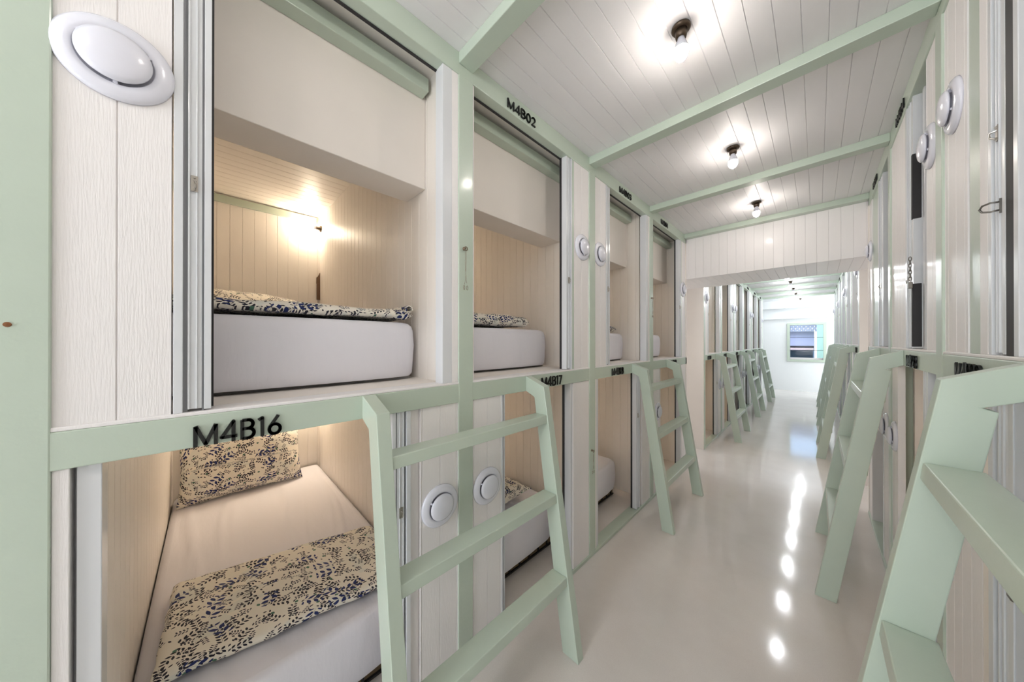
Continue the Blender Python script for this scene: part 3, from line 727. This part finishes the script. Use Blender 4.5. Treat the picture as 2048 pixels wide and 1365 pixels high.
# rolled corner at the far end of the upper quilt
def rollfn(u, v):
    t = u*math.pi*1.75-.3; r = .016-.004*u; x = -.245-.16*v; return (x, .618+r*math.cos(t)-.006, 1.490+r*math.sin(t)), (0, .0018*math.cos(t), .0018*math.sin(t))
ro = cloth('rolled_corner', rollfn, 30, 12, .09, .16, LEAF, None, None, None, loc_=(0,0,0)); ro.parent = next(o for o in C.objects if o.name == 'folded_quilt'); ro.location = -Vector(ro.parent.location)
def pillow(cen, uax, vax, nax, lu, lv, th, label, seed=0):
    uax, vax, nax = (Vector(a).normalized() for a in (uax, vax, nax)); cen = Vector(cen)
    def fn(u, v):
        a, b = 2*u-1, 2*v-1
        k = 1-.07*(1-abs(a)**2.2)*abs(b)**4; h = 1-.05*(1-abs(b)**2.2)*abs(a)**4
        T = th*.5*((max(0, 1-abs(a)**3.4))**.62)*((max(0, 1-abs(b)**3.4))**.62)
        T *= 1+.12*fbm(a*2+seed, b*2, seed)
        p = cen+uax*(a*lu/2*h)+vax*(b*lv/2*k)+nax*(.006*fbm(a*3, b*3, seed))
        return p, nax*max(T, .001)
    return cloth('pillow', fn, 48, 34, lu, lv, LEAF, label, 'pillow', 'leaf print pillows', loc_=tuple(cen), uvoff=(seed*.53, seed*.4))
pillow((-1.80, .178, .530), (0,1,0), (-.35, 0, .94), (.94, 0, .35), .64, .42, .13, 'leaf print pillow leaning on the back wall of pod M4B16', 1)
pillow((-1.74, .17, 1.575), (0,1,-.05), (-.78, 0, .55), (.55, 0, .78), .66, .40, .13, 'leaf print pillow at the back of the large upper pod', 2)
pillow((-.50, 1.13, .412), (0,1,0), (-1, 0, 0), (0, 0, 1), .66, .42, .13, 'leaf print pillow in the lower pod M4B17', 3)
# ---------------------------------------------------------------- small hardware
STEEL, _t2, _b2 = newmat('dull_steel'); setp(_b2, Base_Color=srgb(120, 116, 110), Metallic=.8, Roughness=.35)
HOOKM, _t, _b = newmat('dull_brass_hook'); setp(_b, Base_Color=srgb(122, 104, 86), Metallic=.5, Roughness=.4)
def hookcable(side, y, z, drop, label):
    e = empty('wall_hook', (sX(side, -.001), y, z)); tag(e, label, 'hook', 'steel hooks with hanging wires'); s = 1 if side == 'L' else -1
    m = MB(); m.lathe([(.007, 0), (.007, .003), (.003, .005), (.003, .012), (.0, .012)], ax=(s, 0, 0), seg=16); m.build('rosette', HOOKM, e, smooth=True)
    m = MB(); m.tube([(s*.014+0, .0075*math.cos(t), .0075*math.sin(t)-.002) for t in [R(a) for a in range(0, 361, 30)]], .0018, 6); m.build('eye', HOOKM, e, smooth=True)
    m = MB(); m.tube([(s*.014, 0, -.010), (s*.012, -.003, -drop*.35), (s*.012, .001, -drop*.75), (s*.012, -.005, -drop)], .0007, 5)
    m.tube([(s*.013, .001, -.010), (s*.012, .003, -drop*.35), (s*.012, .000, -drop*.7), (s*.012, .006, -drop*.96)], .0007, 5); m.build('wire', HOOKM, e)
    for q in (-.007, .008):
        m = MB(); m.tube([(s*.012, q+.0035*math.cos(t), -drop-.012+.009*math.sin(t)) for t in [R(a) for a in range(0, 361, 36)]], .0009, 5); m.build('clip', HOOKM, e)
hookcable('L', .722, 1.722, .145, 'steel hook with a hanging wire and two clips on the big green post')
hookcable('L', 1.700, .668, .12, 'steel hook with a hanging wire low on the green post under M4B18')
hookcable('L', 2.672, 1.722, .145, 'small steel hook with a wire on the post beside M4B04')
# staple on the right door frame
e = empty('door_staple', (W+.006, 1.262, 1.655)); e.scale = (.75, .6, .75); tag(e, 'steel loop staple on the upper door frame at the right edge', 'staple')
m = MB(); m.box(-.004, 0, -.016, -.011, -.022, .022); m.build('plate', STEEL, e)
m = MB(); m.tube([(-.002, -.012, .012), (-.018, -.006, .014), (-.030, .002, .010), (-.034, .006, .000), (-.030, .003, -.009), (-.018, -.005, -.013), (-.002, -.012, -.012)], .0028, 8); m.build('loop', STEEL, e, smooth=True)
e = empty('padlock', (W+.010, 1.195, .835)); tag(e, 'small steel padlock hanging on the lower right door', 'padlock')
m = MB(); m.box(-.012, 0, -.012, .012, -.028, 0); m.build('body', STEEL, e, bev=.003)
m = MB(); m.tube([(-.006, -.007, -.002), (-.006, -.007, .014), (-.006, 0, .021), (-.006, .007, .014), (-.006, .007, -.002)], .002, 8); m.build('shackle', STEEL, e, smooth=True)
# chain lock on the second right door
e = empty('chain_lock', (W-.001, 2.10, 1.70)); tag(e, 'short steel chain with a lock hanging by the second right pod', 'chain')
for i in range(7):
    m = MB(); t = i % 2; m.tube([(-.006+(0 if t else .004*math.cos(R(a))), (.004*math.cos(R(a)) if t else 0), -.014*i+.010*math.sin(R(a))) for a in range(0, 361, 45)], .0014, 5); m.build('link', STEEL, e)
m = MB(); m.box(-.012, .0, -.010, .010, -.125, -.098); m.build('lock_body', STEEL, e, bev=.002)
# brown strip on the side wall of the large upper pod
m = MB(); m.box(-1.955, -1.94, .634, .6575, -.115, .02); m.prism([(-1.955, .6575, .02), (-1.955, .632, .02), (-1.955, .633, .07), (-1.955, .645, .085), (-1.955, .6575, .115)], (.015, 0, 0))
m.v = [(v[0]+1.947, v[1]-.635, v[2]) for v in m.v]
o = m.build('hanging_strip', BROWN, bev=.001); o.location = (-1.947, .635, 1.815); tag(o, 'brown strip hanging in the rear corner of the large upper pod', 'strip')

# rusty screw head in the wide post at the left edge
m = MB(); m.lathe([(.0045, 0), (.004, .002), (.0, .0025)], (0, 0, 0), (1, 0, 0), 14)
o = m.build('screw', paint('rusty_screw_head', srgb(128, 82, 48), .8, .3, .2, None, 200)); o.location = (.001, -.250, 1.38); tag(o, 'rusty screw head in the wide green post at the left edge', 'screw')
